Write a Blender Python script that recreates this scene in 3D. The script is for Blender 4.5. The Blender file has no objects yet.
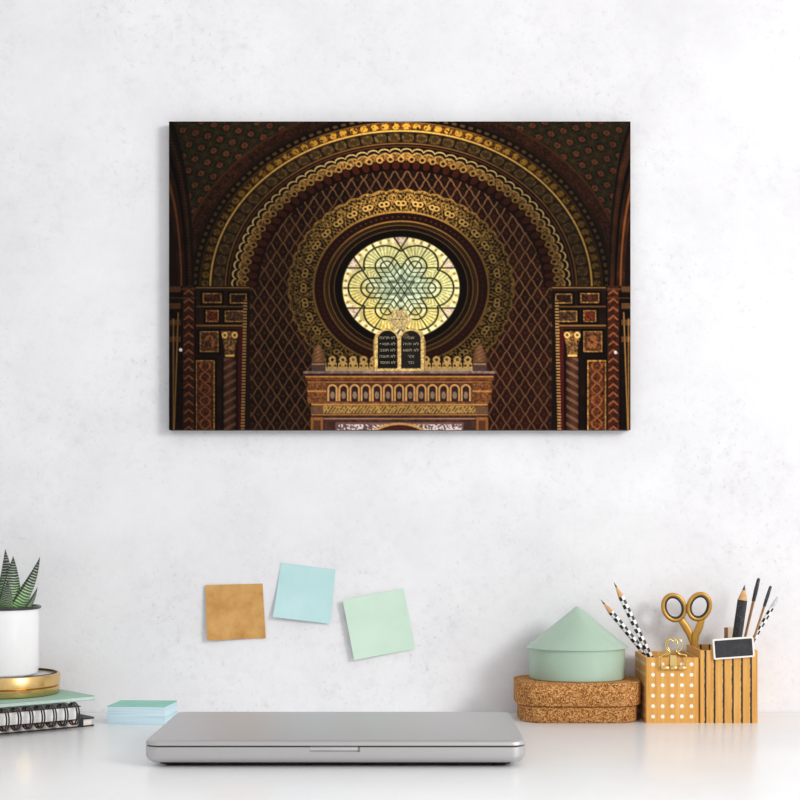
import bpy, bmesh, math, random
import numpy as np
from mathutils import Vector, Matrix, Quaternion
PI = math.pi
random.seed(7)
C = bpy.context.scene.collection
F = 1545.0          # focal length in pixels of the 800 px frame
H = 0.219           # eye height above the desk top
HY = 515.0          # horizon row
WALL = 1.718        # distance of the wall
DESK = 0.74         # height of the desk top above the floor


def at(px, py, d):
    """point of the place seen at a pixel, at distance d; z counted from the desk top"""
    return Vector(((px - 400) * d / F, d, H - (py - HY) * d / F))


def lin(c):
    o = []
    for v in c:
        v = v / 255.0
        o.append(v / 12.92 if v <= 0.04045 else ((v + 0.055) / 1.055) ** 2.4)
    return tuple(o)


# ------------------------------------------------------------------ materials
class Mat:
    def __init__(self, name, rgb, rough=0.6, metal=0.0, spec=0.5):
        self.m = bpy.data.materials.new(name)
        self.m.use_nodes = True
        self.nt = self.m.node_tree
        self.b = self.nt.nodes['Principled BSDF']
        self.b.inputs['Base Color'].default_value = (*lin(rgb), 1)
        self.b.inputs['Roughness'].default_value = rough
        self.b.inputs['Metallic'].default_value = metal
        self.b.inputs['Specular IOR Level'].default_value = spec

    def n(self, t, **kw):
        nd = self.nt.nodes.new(t)
        for k, v in kw.items():
            setattr(nd, k, v)
        return nd

    def l(self, a, b):
        self.nt.links.new(a, b)

    def val(self, sock, v):
        if isinstance(v, (int, float)):
            sock.default_value = v
        else:
            self.l(v, sock)

    def math(self, op, a, b=0.0, c=None, clamp=False):
        nd = self.n('ShaderNodeMath', operation=op)
        nd.use_clamp = clamp
        self.val(nd.inputs[0], a)
        self.val(nd.inputs[1], b)
        if c is not None:
            self.val(nd.inputs[2], c)
        return nd.outputs[0]

    def coord(self, which='Object'):
        return self.n('ShaderNodeTexCoord').outputs[which]

    def xyz(self, vec):
        s = self.n('ShaderNodeSeparateXYZ')
        self.l(vec, s.inputs[0])
        return s.outputs

    def noise(self, vec, scale, detail=4, rough=0.55):
        t = self.n('ShaderNodeTexNoise')
        t.inputs['Scale'].default_value = scale
        t.inputs['Detail'].default_value = detail
        t.inputs['Roughness'].default_value = rough
        if vec is not None:
            self.l(vec, t.inputs['Vector'])
        return t.outputs['Fac']

    def ramp(self, fac, stops, interp='LINEAR'):
        r = self.n('ShaderNodeValToRGB')
        r.color_ramp.interpolation = interp
        e = r.color_ramp.elements
        while len(e) < len(stops):
            e.new(0.5)
        for i, (p, c) in enumerate(stops):
            e[i].position = p
            e[i].color = (*lin(c), 1)
        self.l(fac, r.inputs[0])
        return r.outputs[0]

    def mix(self, fac, a, b):
        m = self.n('ShaderNodeMix', data_type='RGBA')
        self.val(m.inputs[0], fac)
        for s, v in ((m.inputs[6], a), (m.inputs[7], b)):
            if isinstance(v, tuple):
                s.default_value = (*lin(v), 1)
            else:
                self.l(v, s)
        return m.outputs[2]

    def col(self, sock):
        self.l(sock, self.b.inputs['Base Color'])
        return self

    def bump(self, h, strength=0.3, dist=0.001):
        b = self.n('ShaderNodeBump')
        b.inputs['Strength'].default_value = strength
        b.inputs['Distance'].default_value = dist
        self.l(h, b.inputs['Height'])
        self.l(b.outputs[0], self.b.inputs['Normal'])
        return self


def noisy(name, a, b, scale, rough=0.6, metal=0.0, bump=0.0, spec=0.5):
    m = Mat(name, a, rough, metal, spec)
    f = m.noise(m.coord(), scale)
    m.col(m.ramp(f, [(0.3, a), (0.7, b)]))
    if bump:
        m.bump(f, bump)
    return m.m


M = {}
# plaster wall: pale, mottled, pitted
w = Mat('plaster', (236, 236, 238), 0.85, spec=0.2)
co = w.coord()
cloud = w.noise(co, 5.5, 8, 0.68)
fine = w.noise(co, 75, 5, 0.65)
pits = w.noise(co, 210, 3, 0.6)
c1 = w.ramp(cloud, [(0.30, (223, 222, 225)), (0.50, (232, 231, 233)), (0.70, (239, 239, 241))])
c2 = w.ramp(fine, [(0.30, (214, 213, 215)), (0.50, (255, 255, 255))])
patch = w.math('MULTIPLY_ADD', w.noise(co, 7, 3), 2.4, -0.85, clamp=True)
pt = w.ramp(pits, [(0.30, (186, 185, 188)), (0.40, (255, 255, 255))])
mm = w.n('ShaderNodeMix', data_type='RGBA', blend_type='MULTIPLY')
w.val(mm.inputs[0], w.math('MULTIPLY', patch, 0.42))
w.l(c1, mm.inputs[6]); w.l(c2, mm.inputs[7])
m2 = w.n('ShaderNodeMix', data_type='RGBA', blend_type='MULTIPLY')
w.val(m2.inputs[0], w.math('MULTIPLY', patch, 0.42))
w.l(mm.outputs[2], m2.inputs[6]); w.l(pt, m2.inputs[7])
w.col(m2.outputs[2])
w.bump(w.math('ADD', w.math('MULTIPLY', fine, 0.8), w.math('MULTIPLY', pits, 0.5)), 0.22, 0.0012)
M['wall'] = w.m

d = Mat('desk_lacquer', (242, 242, 242), 0.27, spec=0.32)
fr = d.noise(d.coord(), 9, 3)
d.col(d.ramp(fr, [(0.3, (241, 241, 241)), (0.7, (245, 245, 245))]))
M['desk'] = d.m
M['floor'] = noisy('floor_boards', (178, 170, 160), (196, 188, 178), 5, 0.6)
M['desk_leg'] = noisy('desk_leg_paint', (228, 228, 228), (236, 236, 236), 20, 0.4)

a = Mat('aluminium', (194, 192, 192), 0.46, 0.85)
f = a.noise(a.coord(), 900, 2)
a.bump(f, 0.04, 0.0002)
M['alu'] = a.m
M['alu_bright'] = noisy('polished_notch', (206, 206, 206), (216, 216, 216), 60, 0.25, 0.8)
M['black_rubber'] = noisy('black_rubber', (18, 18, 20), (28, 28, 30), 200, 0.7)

M['enamel'] = noisy('white_enamel', (240, 240, 240), (245, 245, 245), 30, 0.18)
M['enamel_rim'] = noisy('dark_enamel_rim', (38, 36, 40), (58, 54, 60), 90, 0.25)
M['soil'] = noisy('soil', (34, 28, 24), (70, 58, 48), 260, 0.95, bump=0.5)

g = Mat('brass_tin', (205, 160, 88), 0.27, 1.0)
f = g.noise(g.coord(), 40, 5)
g.col(g.ramp(f, [(0.3, (204, 164, 102)), (0.7, (228, 194, 132))]))
M['brass'] = g.m
M['tin_inside'] = noisy('tin_inside', (198, 196, 198), (222, 220, 222), 60, 0.35, 0.3)

lf = Mat('banded_leaf', (52, 92, 40), 0.42)
uv = lf.xyz(lf.n('ShaderNodeUVMap').outputs[0])
wob = lf.noise(lf.coord(), 160, 2)
band = lf.math('SINE', lf.math('ADD', lf.math('MULTIPLY', uv[1], 150.0), lf.math('MULTIPLY', wob, 4.5)))
gl = lf.math('GREATER_THAN', band, 0.42)
side = lf.math('ABSOLUTE', lf.math('SUBTRACT', uv[0], 0.5))      # 0 = face towards the heart, 0.5 = back
green = lf.ramp(uv[1], [(0.0, (110, 176, 62)), (0.3, (72, 126, 48)), (0.6, (34, 54, 32)), (1.0, (24, 32, 24))])
cream = lf.ramp(uv[1], [(0.0, (150, 200, 110)), (0.3, (196, 214, 180)), (0.8, (150, 160, 146)), (1.0, (70, 76, 66))])
edge = lf.math('LESS_THAN', lf.math('ABSOLUTE', lf.math('SUBTRACT', side, 0.25)), 0.035)
c = lf.mix(gl, green, cream)
c = lf.mix(lf.math('MULTIPLY', edge, 0.8), c, (28, 38, 28))
lf.col(c)
lf.bump(band, 0.3, 0.0008)
M['leaf'] = lf.m

M['green_cover'] = noisy('sage_cover', (142, 178, 160), (150, 186, 168), 80, 0.6)
M['green_pages'] = noisy('pale_green_pages', (198, 216, 206), (214, 228, 220), 300, 0.8)
M['black_cover'] = noisy('black_cover', (22, 22, 24), (34, 34, 36), 120, 0.5)


def pages(name, a_, b_, scale):
    m = Mat(name, a_, 0.85, spec=0.2)
    z = m.xyz(m.coord())[2]
    s = m.n('ShaderNodeCombineXYZ')
    m.val(s.inputs[2], m.math('MULTIPLY', z, scale))
    m.val(s.inputs[0], m.math('MULTIPLY', m.xyz(m.coord())[0], 12.0))
    f_ = m.noise(s.outputs[0], 1.0, 3)
    m.col(m.ramp(f_, [(0.35, a_), (0.65, b_)]))
    return m.m


M['paper'] = pages('paper_edges', (232, 228, 224), (248, 246, 243), 1500)
M['cream_paper'] = pages('cream_paper_edges', (226, 214, 200), (246, 240, 232), 1500)
M['blue_paper'] = pages('pale_blue_sheets', (184, 214, 224), (214, 231, 238), 900)
M['mint_sheet'] = noisy('mint_sheet', (136, 196, 176), (150, 206, 188), 40, 0.8)
M['wire'] = noisy('black_wire', (30, 30, 32), (46, 46, 50), 200, 0.35)
M['coral'] = noisy('coral_paper', (214, 120, 104), (232, 150, 134), 90, 0.8)

ck = Mat('cork', (176, 122, 70), 0.9, spec=0.15)
vo = ck.n('ShaderNodeTexVoronoi')
vo.inputs['Scale'].default_value = 900
ck.l(ck.coord(), vo.inputs['Vector'])
vs = ck.xyz(vo.outputs['Color'])
sp = ck.math('ADD', ck.math('MULTIPLY', vs[0], 0.65), ck.math('MULTIPLY', ck.noise(ck.coord(), 380, 3), 0.35))
ck.col(ck.ramp(sp, [(0.14, (84, 48, 22)), (0.32, (146, 92, 46)), (0.55, (182, 126, 70)), (0.85, (220, 172, 114))]))
ck.bump(sp, 0.35, 0.0006)
M['cork'] = ck.m

M['mint_card'] = noisy('mint_lacquer', (164, 187, 168), (169, 192, 173), 26, 0.24)


def wood_box(name):
    m = Mat(name, (222, 168, 86), 0.5)
    o = m.coord()
    x, y, z = m.xyz(o)[:3]
    s = m.n('ShaderNodeCombineXYZ')
    m.val(s.inputs[0], m.math('MULTIPLY', x, 260.0))
    m.val(s.inputs[1], m.math('MULTIPLY', y, 260.0))
    m.val(s.inputs[2], m.math('MULTIPLY', z, 18.0))
    f_ = m.noise(s.outputs[0], 1.0, 4)
    base = m.ramp(f_, [(0.25, (198, 138, 58)), (0.5, (216, 158, 74)), (0.75, (226, 174, 94))])
    return m, x, y, z, base


# white dots on amber wood: grid 10.1 x 11.0 mm
m, x, y, z, base = wood_box('dotted_wood')


def cell(m, v, off, pitch):
    return m.math('MULTIPLY', m.math('SUBTRACT', m.math('FRACT', m.math('DIVIDE', m.math('ADD', v, off), pitch)), 0.5), pitch)


cx = cell(m, x, 0.0277 + 10.1e-3 * 10 - 0.0024, 10.1e-3)
cy = cell(m, y, 0.0101 * 10 - 0.004, 10.1e-3)
cz = cell(m, z, 0.0110 * 10 - 0.0013, 11.0e-3)
nrm = m.xyz(m.n('ShaderNodeTexCoord').outputs['Normal'])
onx = m.math('GREATER_THAN', m.math('ABSOLUTE', nrm[0]), 0.7)
lat = m.math('ADD', m.math('MULTIPLY', onx, cy), m.math('MULTIPLY', m.math('SUBTRACT', 1.0, onx), cx))
r = m.math('SQRT', m.math('ADD', m.math('POWER', lat, 2.0), m.math('POWER', cz, 2.0)))
dot = m.math('MULTIPLY', m.math('LESS_THAN', r, 0.00195), m.math('LESS_THAN', m.math('ABSOLUTE', nrm[2]), 0.5))
dot = m.math('MULTIPLY', dot, m.math('MULTIPLY', m.math('GREATER_THAN', z, 0.002), m.math('LESS_THAN', z, 0.067)))
m.col(m.mix(dot, base, (244, 240, 230)))
M['dotted'] = m.m
m, x, y, z, base = wood_box('striped_wood')
wn = m.noise(m.coord(), 190, 3)
cx = cell(m, m.math('ADD', x, m.math('MULTIPLY', m.math('SUBTRACT', wn, 0.5), 0.0016)), 0.0303 + 0.0096 * 10 - 0.0009, 0.0096)
nrm = m.xyz(m.n('ShaderNodeTexCoord').outputs['Normal'])
st = m.math('LESS_THAN', m.math('ABSOLUTE', cx), m.math('MULTIPLY_ADD', wn, 0.0008, 0.0006))
st = m.math('MULTIPLY', st, m.math('GREATER_THAN', m.math('ABSOLUTE', nrm[1]), 0.7))
m.col(m.mix(st, base, (26, 22, 20)))
M['striped'] = m.m
M['dark_wood'] = noisy('dark_wood', (92, 58, 34), (128, 84, 50), 60, 0.6)
M['box_inside'] = noisy('amber_wood_inside', (176, 124, 60), (196, 144, 76), 80, 0.7)

ch = Mat('checked_paint', (240, 240, 240), 0.4)
u = ch.xyz(ch.n('ShaderNodeUVMap').outputs[0])
t = ch.n('ShaderNodeTexChecker')
t.inputs['Scale'].default_value = 1.0
s = ch.n('ShaderNodeCombineXYZ')
ch.val(s.inputs[0], ch.math('ADD', ch.math('MULTIPLY', u[0], 4.0), 0.01))
ch.val(s.inputs[1], ch.math('ADD', ch.math('DIVIDE', u[1], 0.0048), 0.01))
s.inputs[2].default_value = 0.5
ch.l(s.outputs[0], t.inputs['Vector'])
t.inputs['Color1'].default_value = (*lin((240, 240, 240)), 1)
t.inputs['Color2'].default_value = (*lin((22, 22, 24)), 1)
ch.col(t.outputs['Color'])
M['checked'] = ch.m
M['bare_wood'] = noisy('bare_wood', (206, 152, 96), (222, 176, 120), 300, 0.7)
M['graphite'] = noisy('graphite', (44, 44, 48), (62, 62, 66), 300, 0.4)
sk = Mat('speckled_black', (30, 30, 32), 0.5)
f = sk.noise(sk.coord(), 900, 3)
sk.col(sk.ramp(f, [(0.55, (30, 30, 32)), (0.72, (120, 120, 124))]))
M['speckled'] = sk.m
M['brown_wood'] = noisy('brown_handle_wood', (134, 92, 52), (176, 126, 74), 120, 0.5)
M['rust_wood'] = noisy('rust_wood', (120, 78, 56), (146, 98, 72), 120, 0.7)
M['cream'] = noisy('cream_wood', (226, 208, 180), (238, 222, 196), 120, 0.7)
M['clear_tip'] = noisy('pale_grey_cap', (176, 178, 182), (214, 216, 220), 300, 0.3)
M['gold_paint'] = noisy('satin_gold', (186, 136, 54), (204, 156, 72), 60, 0.35, 0.45)
M['black_plastic'] = noisy('black_plastic', (30, 30, 34), (44, 44, 48), 60, 0.35)
M['steel'] = noisy('steel', (180, 180, 182), (200, 200, 202), 60, 0.3, 1.0)
M['gold_wire'] = noisy('gold_wire', (218, 186, 112), (232, 204, 136), 60, 0.22, 0.9)
M['slate'] = noisy('slate_board', (40, 40, 44), (58, 58, 62), 220, 0.8)
M['white_frame'] = noisy('white_frame', (232, 228, 222), (242, 238, 232), 120, 0.6)

kr = Mat('kraft_note', (206, 152, 84), 0.85, spec=0.2)
f = kr.noise(kr.coord(), 38, 6, 0.6)
kr.col(kr.ramp(f, [(0.28, (174, 122, 64)), (0.5, (203, 154, 92)), (0.72, (216, 172, 112))]))
M['kraft'] = kr.m
M['note_blue'] = noisy('pale_blue_note', (178, 216, 216), (196, 226, 228), 22, 0.85, spec=0.2)
M['note_green'] = noisy('pale_green_note', (196, 222, 202), (208, 230, 213), 22, 0.85, spec=0.2)
M['canvas_edge'] = noisy('canvas_edge', (34, 22, 16), (52, 36, 26), 400, 0.8)
M['letter_gold'] = noisy('letter_gold', (158, 144, 114), (168, 154, 122), 60, 0.7)


# ------------------------------------------------------------------ mesh tools
def loft(bm, rings, vs=None, cap0=True, cap1=True):
    """closed rings of equal length joined by quads; uv = (around, vs)"""
    uvl = bm.loops.layers.uv.verify()
    n = len(rings[0])
    vv = [[bm.verts.new(p) for p in r_] for r_ in rings]
    if vs is None:
        vs = [i / max(1, len(rings) - 1) for i in range(len(rings))]
    for i in range(len(rings) - 1):
        for j in range(n):
            k = (j + 1) % n
            try:
                f_ = bm.faces.new((vv[i][j], vv[i][k], vv[i + 1][k], vv[i + 1][j]))
            except ValueError:
                continue
            for lp, uv_ in zip(f_.loops, ((j / n, vs[i]), ((j + 1) / n, vs[i]), ((j + 1) / n, vs[i + 1]), (j / n, vs[i + 1]))):
                lp[uvl].uv = uv_
    if cap0:
        bm.faces.new(list(reversed(vv[0])))
    if cap1:
        bm.faces.new(vv[-1])
    return bm


def lathe(prof, n=64, sy=1.0, cap0=True, cap1=True, bm=None):
    bm = bm or bmesh.new()
    rings = [[Vector((r_ * math.cos(2 * PI * j / n), sy * r_ * math.sin(2 * PI * j / n), z_)) for j in range(n)] for r_, z_ in prof]
    return loft(bm, rings, None, cap0, cap1)


def tube(bm, pts, rad, n=10, flat=1.0, up=None, closed=False):
    pts = [Vector(p) for p in pts]
    m_ = len(pts)
    rads = rad if isinstance(rad, (list, tuple)) else [rad] * m_
    rings, vs, acc = [], [], 0.0
    nrm_ = Vector(up) if up is not None else None
    for i, p in enumerate(pts):
        if closed:
            t_ = pts[(i + 1) % m_] - pts[i - 1]
        else:
            t_ = pts[min(i + 1, m_ - 1)] - pts[max(i - 1, 0)]
        t_.normalize()
        if nrm_ is None:
            nrm_ = t_.orthogonal()
        a_ = (nrm_ - t_ * nrm_.dot(t_))
        a_.normalize()
        if up is None:
            nrm_ = a_
        b_ = t_.cross(a_)
        if i:
            acc += (p - pts[i - 1]).length
        vs.append(acc)
        rings.append([p + a_ * (rads[i] * flat * math.cos(2 * PI * j / n)) + b_ * (rads[i] * math.sin(2 * PI * j / n)) for j in range(n)])
    if closed:
        rings.append([Vector(q) for q in rings[0]])
        vs.append(acc)
        loft(bm, rings, vs, False, False)
        bmesh.ops.remove_doubles(bm, verts=bm.verts, dist=1e-7)
    else:
        loft(bm, rings, vs)
    return bm


def box(bm, x0, x1, y0, y1, z0, z1, bev=0.0):
    r_ = bmesh.ops.create_cube(bm, size=1.0)
    for v in r_['verts']:
        v.co = Vector(((x0 + x1) / 2 + v.co.x * (x1 - x0), (y0 + y1) / 2 + v.co.y * (y1 - y0), (z0 + z1) / 2 + v.co.z * (z1 - z0)))
    if bev:
        es = list({e for v in r_['verts'] for e in v.link_edges})
        bmesh.ops.bevel(bm, geom=es, offset=bev, segments=2, affect='EDGES', profile=0.6)
    return bm


def rrect(w_, d_, r_, n=8, inset=0.0):
    w_, d_, r_ = w_ - 2 * inset, d_ - 2 * inset, max(r_ - inset, 1e-4)
    o = []
    for cx_, cy_, a0 in ((w_ / 2 - r_, d_ / 2 - r_, 0), (-w_ / 2 + r_, d_ / 2 - r_, PI / 2), (-w_ / 2 + r_, -d_ / 2 + r_, PI), (w_ / 2 - r_, -d_ / 2 + r_, 1.5 * PI)):
        for i in range(n + 1):
            t_ = a0 + PI / 2 * i / n
            o.append((cx_ + r_ * math.cos(t_), cy_ + r_ * math.sin(t_)))
    return o


def layers(w_, d_, r_, prof, n=8):
    """prof: (inset, z) pairs"""
    return loft(bmesh.new(), [[Vector((x_, y_, z_)) for x_, y_ in rrect(w_, d_, r_, n, ins)] for ins, z_ in prof])


def obj(name, bm, mat, parent=None, loc=None, smooth=35, flip=True):
    if flip:
        bmesh.ops.recalc_face_normals(bm, faces=bm.faces)
    me = bpy.data.meshes.new(name)
    bm.to_mesh(me)
    bm.free()
    me.materials.append(mat)
    if smooth:
        me.polygons.foreach_set('use_smooth', [True] * len(me.polygons))
        me.set_sharp_from_angle(angle=math.radians(smooth))
    o = bpy.data.objects.new(name, me)
    C.objects.link(o)
    if parent:
        o.parent = parent
    if loc is not None:
        o.location = loc
    return o


def tag(o, label, cat, group=None):
    o['label'] = label
    o['category'] = cat
    if group:
        o['group'] = group
    return o


def thing(name, loc, label, cat, group=None, rotz=0.0):
    o = bpy.data.objects.new(name, None)
    o.empty_display_size = 0.02
    C.objects.link(o)
    o.location = loc
    o.rotation_euler = (0, 0, rotz)
    return tag(o, label, cat, group)


# ------------------------------------------------------------------ setting
o = obj('wall_back', box(bmesh.new(), -2.2, 2.2, WALL, WALL + 0.1, -DESK, 2.0), M['wall'], smooth=0)
o['kind'] = 'structure'
o = obj('floor', box(bmesh.new(), -2.2, 2.2, -1.0, WALL + 0.1, -DESK - 0.1, -DESK), M['floor'], smooth=0)
o['kind'] = 'structure'

t = thing('desk', (0, 1.3, -DESK), 'glossy white desk along the plaster wall', 'desk')
obj('tabletop', box(bmesh.new(), -1.1, 1.1, -0.38, WALL - 1.3 - 0.0005, DESK - 0.03, DESK, 0.002), M['desk'], t)
for sx in (-1, 1):
    for y0 in (-0.34, 0.34):
        obj('leg', box(bmesh.new(), sx * 1.04 - 0.025, sx * 1.04 + 0.025, y0 - 0.025, y0 + 0.025, 0, DESK - 0.03, 0.002), M['desk_leg'], t)

# ------------------------------------------------------------------ canvas print
CD = 1.7042
SS, VR = 2, 1.5                      # samples per vertex and vertices per pixel
PX0, PX1, PY0, PY1 = 169.0, 630.5, 121.5, 430.0
NX, NY = int((PX1 - PX0) * VR), int((PY1 - PY0) * VR)
gx = PX0 + (np.arange(NX * SS) + 0.5) / (NX * SS) * (PX1 - PX0)
gy = PY0 + (np.arange(NY * SS) + 0.5) / (NY * SS) * (PY1 - PY0)
X, Y = np.meshgrid(gx, gy)
X = X.astype(np.float32)
Y = Y.astype(np.float32)
rng = np.random.default_rng(3)


def vnoise(sc):
    """smooth value noise with cells of sc pixels"""
    h_, w_ = int((PY1 - PY0) / sc) + 3, int((PX1 - PX0) / sc) + 3
    g_ = rng.random((h_, w_)).astype(np.float32)
    fx, fy = (X - PX0) / sc, (Y - PY0) / sc
    ix, iy = fx.astype(int), fy.astype(int)
    tx, ty = fx - ix, fy - iy
    tx, ty = tx * tx * (3 - 2 * tx), ty * ty * (3 - 2 * ty)
    return (g_[iy, ix] * (1 - tx) + g_[iy, ix + 1] * tx) * (1 - ty) + (g_[iy + 1, ix] * (1 - tx) + g_[iy + 1, ix + 1] * tx) * ty


n2, n4, n9, n40 = vnoise(1.3), vnoise(3.2), vnoise(9), vnoise(40)
img = np.zeros(X.shape + (3,), np.float32)


def sm(e0, e1, v):
    t_ = np.clip((v - e0) / (e1 - e0), 0, 1)
    return t_ * t_ * (3 - 2 * t_)


def put(mask, col, a_=1.0):
    """mask 0..1 (array), col: rgb triple or HxWx3"""
    m_ = (np.clip(mask, 0, 1) * a_).astype(np.float32)[..., None]
    c_ = np.asarray(col, np.float32)
    img[...] = img * (1 - m_) + c_ * m_


def band_(v, a_, b_, s_=0.4):
    return sm(a_ - s_, a_ + s_, v) * (1 - sm(b_ - s_, b_ + s_, v))


def line_(v, c_, w_, s_=0.4):
    return 1 - sm(w_ - s_, w_ + s_, np.abs(v - c_))


def rect_(x0, x1, y0, y1, s_=0.35):
    return band_(X, x0, x1, s_) * band_(Y, y0, y1, s_)


def shade(col, f_):
    return np.asarray(col, np.float32)[None, None, :] * f_[..., None]


CX, CY = 401.0, 288.0
rr = np.hypot((X - CX) / 1.15, Y - CY)
th = np.arctan2(CY - Y, (X - CX) / 1.15)
ra = np.hypot((X - CX) / 1.215, Y - CY)
ta = np.arctan2(CY - Y, (X - CX) / 1.215)
top = np.clip(np.sin(ta), 0, 1)
glow = 0.45 + 0.72 * top ** 5                      # upper arch of the pictured hall catches the gold light
Xm = CX - np.abs(X - CX)                           # mirrored column coordinate
rightside = (X > CX).astype(np.float32)

# patterned wall with ogee lattice
img[...] = shade((46, 22, 13), 0.75 + 0.5 * n9) + shade((16, 3, 3), rightside * (0.5 + 0.5 * sm(280, 420, Y)))
lu = (X - CX) / 12.4
lv = Y / 18.0
wig = 0.035 * np.sin(2 * PI * lv * 2)
q1 = np.abs(((lu + lv + wig) % 1) - 0.5)
q2 = np.abs(((lu - lv - wig) % 1) - 0.5)
cellc = np.minimum(q1, q2)
put(sm(0.16, 0.34, cellc) * (n2 > 0.45), (82, 42, 24), 0.55)
put(sm(0.40, 0.47, np.maximum(q1, q2)), shade((150, 106, 66), 0.62 + 0.5 * sm(250, 120, Y) + 0.12 * rightside + 0.15 * n4), 0.85)
put((np.maximum(q1, q2) < 0.13), (104, 58, 34), 0.5)

# corner spandrels outside the great arch
sp_ = sm(171, 172.5, ra) * (Y < 292)
put(sp_, shade((50, 28, 16), 0.75 + 0.5 * n9))
su, sv = (X + 0.55 * (Y - 120)) / 14.0, (Y - 0.25 * X) / 13.0
if True:
    su = np.where(X > CX, (2 * CX - X + 0.55 * (Y - 120)) / 14.0, su)
    sv = np.where(X > CX, (Y - 0.25 * (2 * CX - X)) / 13.0, sv)
du, dv = (su % 1) - 0.5, (sv % 1) - 0.5
inner = sp_ * sm(184, 187, ra)
put(inner * (np.abs(du) + np.abs(dv) < 0.34), shade((72, 42, 25), 0.6 + 0.8 * n2), 0.85)
put(inner * (np.abs(np.hypot(du, dv) - 0.16) < 0.05), (120, 80, 46), 0.7)
put(inner * (np.maximum(np.abs(du), np.abs(dv)) > 0.40), (40, 58, 30), 0.8)
put(inner * (np.abs(np.abs(du) - np.abs(dv)) < 0.06), (104, 48, 26), 0.6)
put(sp_ * line_(ra, 184.5, 0.9), (92, 52, 26), 0.8)
put(sp_ * band_(ra, 175, 183.5), shade((64, 32, 18), 0.6 + 0.8 * n2), 0.8)

# rings of the great arch
arch = (Y < 287.5).astype(np.float32)
put(arch * band_(ra, 165.5, 172.5), (30, 17, 10))
bead = np.sin(ta * 150) * 0.5 + 0.5
put(arch * line_(ra, 169.3, 1.4) * (bead > 0.45), shade((104, 74, 40), 0.5 + 0.55 * glow))
put(arch * band_(ra, 157, 165.5), shade((126, 74, 30), glow * (0.6 + 0.6 * n2)))
orn = np.abs(np.sin(ta * 58)) * np.sin((ra - 157) / 8.5 * PI)
put(arch * band_(ra, 157.6, 165) * (orn > 0.45) * (n2 > 0.25), shade((226, 164, 52), glow), 0.85)
put(arch * line_(ra, 165.4, 0.6), shade((150, 104, 48), glow), 0.8)
put(arch * band_(ra, 143.5, 157), shade((70, 48, 24), 0.5 + 0.5 * glow))
vou = (ta * 42 / PI * 1.0) % 1 - 0.5
disc = np.hypot(vou * 1.0, (ra - 150) / 9.5)
put(arch * (disc < 0.46) * (ra > 144.5) * (ra < 156), shade((118, 86, 44), (0.40 + 0.55 * glow) * (0.7 + 0.5 * n2)))
put(arch * (disc < 0.24), shade((86, 60, 30), 0.5 + 0.5 * glow))
put(arch * (np.abs(vou) > 0.44) * band_(ra, 144, 156), (34, 22, 12), 0.8)
put(arch * line_(ra, 156.8, 0.75), shade((226, 172, 84), 0.45 + 0.6 * glow))
put(arch * line_(ra, 144.2, 0.6), shade((150, 100, 50), 0.45 + 0.6 * glow))
put(arch * band_(ra, 117, 143.6), shade((46, 22, 12), 0.6 + 0.5 * n4))
NL = 46
ph = (ta * NL / PI) % 1 - 0.5
sc_ = np.sqrt(np.clip(0.27 - ph * ph, 0, 1)) * 7.2
put(arch * band_(ra, 126, 137), shade((152, 104, 50), (0.35 + 0.65 * glow) * (0.55 + 0.8 * n2)))
put(arch * line_(ra, 138.2 - 3.0 + sc_, 0.7), shade((216, 182, 110), 0.55 + 0.42 * glow))
put(arch * line_(ra, 135.9 - 3.0 + sc_, 0.9), (22, 14, 8), 0.9)
put(arch * line_(ra, 133.9 - 3.0 + sc_, 0.6), shade((198, 158, 88), 0.5 + 0.5 * glow), 0.85)
put(arch * line_(ra, 141.6, 0.5), shade((110, 60, 34), 0.5 + 0.6 * glow))
tri = np.abs(ph) * 11 + 121
put(arch * (ra < tri + 5) * (ra > 117.5), (34, 16, 9), 0.85)
lobe = np.hypot(ph * 9.5, (ra - 122.2) * 0.82)
put(arch * (lobe < 4.2), (26, 11, 7), 0.9)
put(arch * (np.hypot(ph * 9.5, (ra - 122.4) * 0.82) < 3.3), shade((96, 36, 20), 0.55 + 0.4 * glow))
put(arch * (np.abs(np.hypot((np.abs(ph) - 0.5) * 9.5, ra - 128.5) - 2.4) < 0.8), shade((198, 146, 70), 0.3 + 0.7 * glow), 0.9)

# lace ring round the rose window
ed = 97.0 + 1.9 * np.abs(np.sin(th * 24))
lace = sm(-0.6, 0.6, ed - rr)
lg = 0.60 + 0.50 * np.clip(np.sin(th), 0, 1) ** 3
put(lace, shade((66, 40, 18), lg * (0.55 + 0.8 * n2)))
k1 = np.abs(((th * 72 / PI + rr * 0.16) % 1) - 0.5)
k2 = np.abs(((th * 72 / PI - rr * 0.16) % 1) - 0.5)
put(lace * (rr > 76) * (np.minimum(k1, k2) < 0.11), shade((196, 146, 68), lg), 0.75)
put(lace * (n2 > 0.66), shade((206, 156, 74), lg), 0.7)
put(line_(rr, ed - 0.9, 0.8), shade((190, 140, 66), lg), 0.85)
put(line_(rr, ed - 3.6, 0.5), (46, 26, 12), 0.7)
hp = ((th * 18 / PI + 0.5) % 1 - 0.5) * 15
hr = rr - 83.5
heart = np.minimum(np.hypot(hp - 2.1, hr - 1.2), np.hypot(hp + 2.1, hr - 1.2))
put(np.hypot(hp, hr) < 5.2, shade((58, 34, 16), lg), 0.75)
put(np.abs(heart - 2.1) < 0.75, shade((222, 170, 88), lg), 0.95)
put((np.abs(hp) < 0.7) & (hr < 0) & (hr > -5), shade((206, 156, 78), lg), 0.9)
hp2 = ((th * 18 / PI) % 1 - 0.5) * 15
put(np.abs(np.hypot(hp2, (rr - 90)) - 3.0) < 0.6, shade((190, 140, 68), lg), 0.7)

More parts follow.
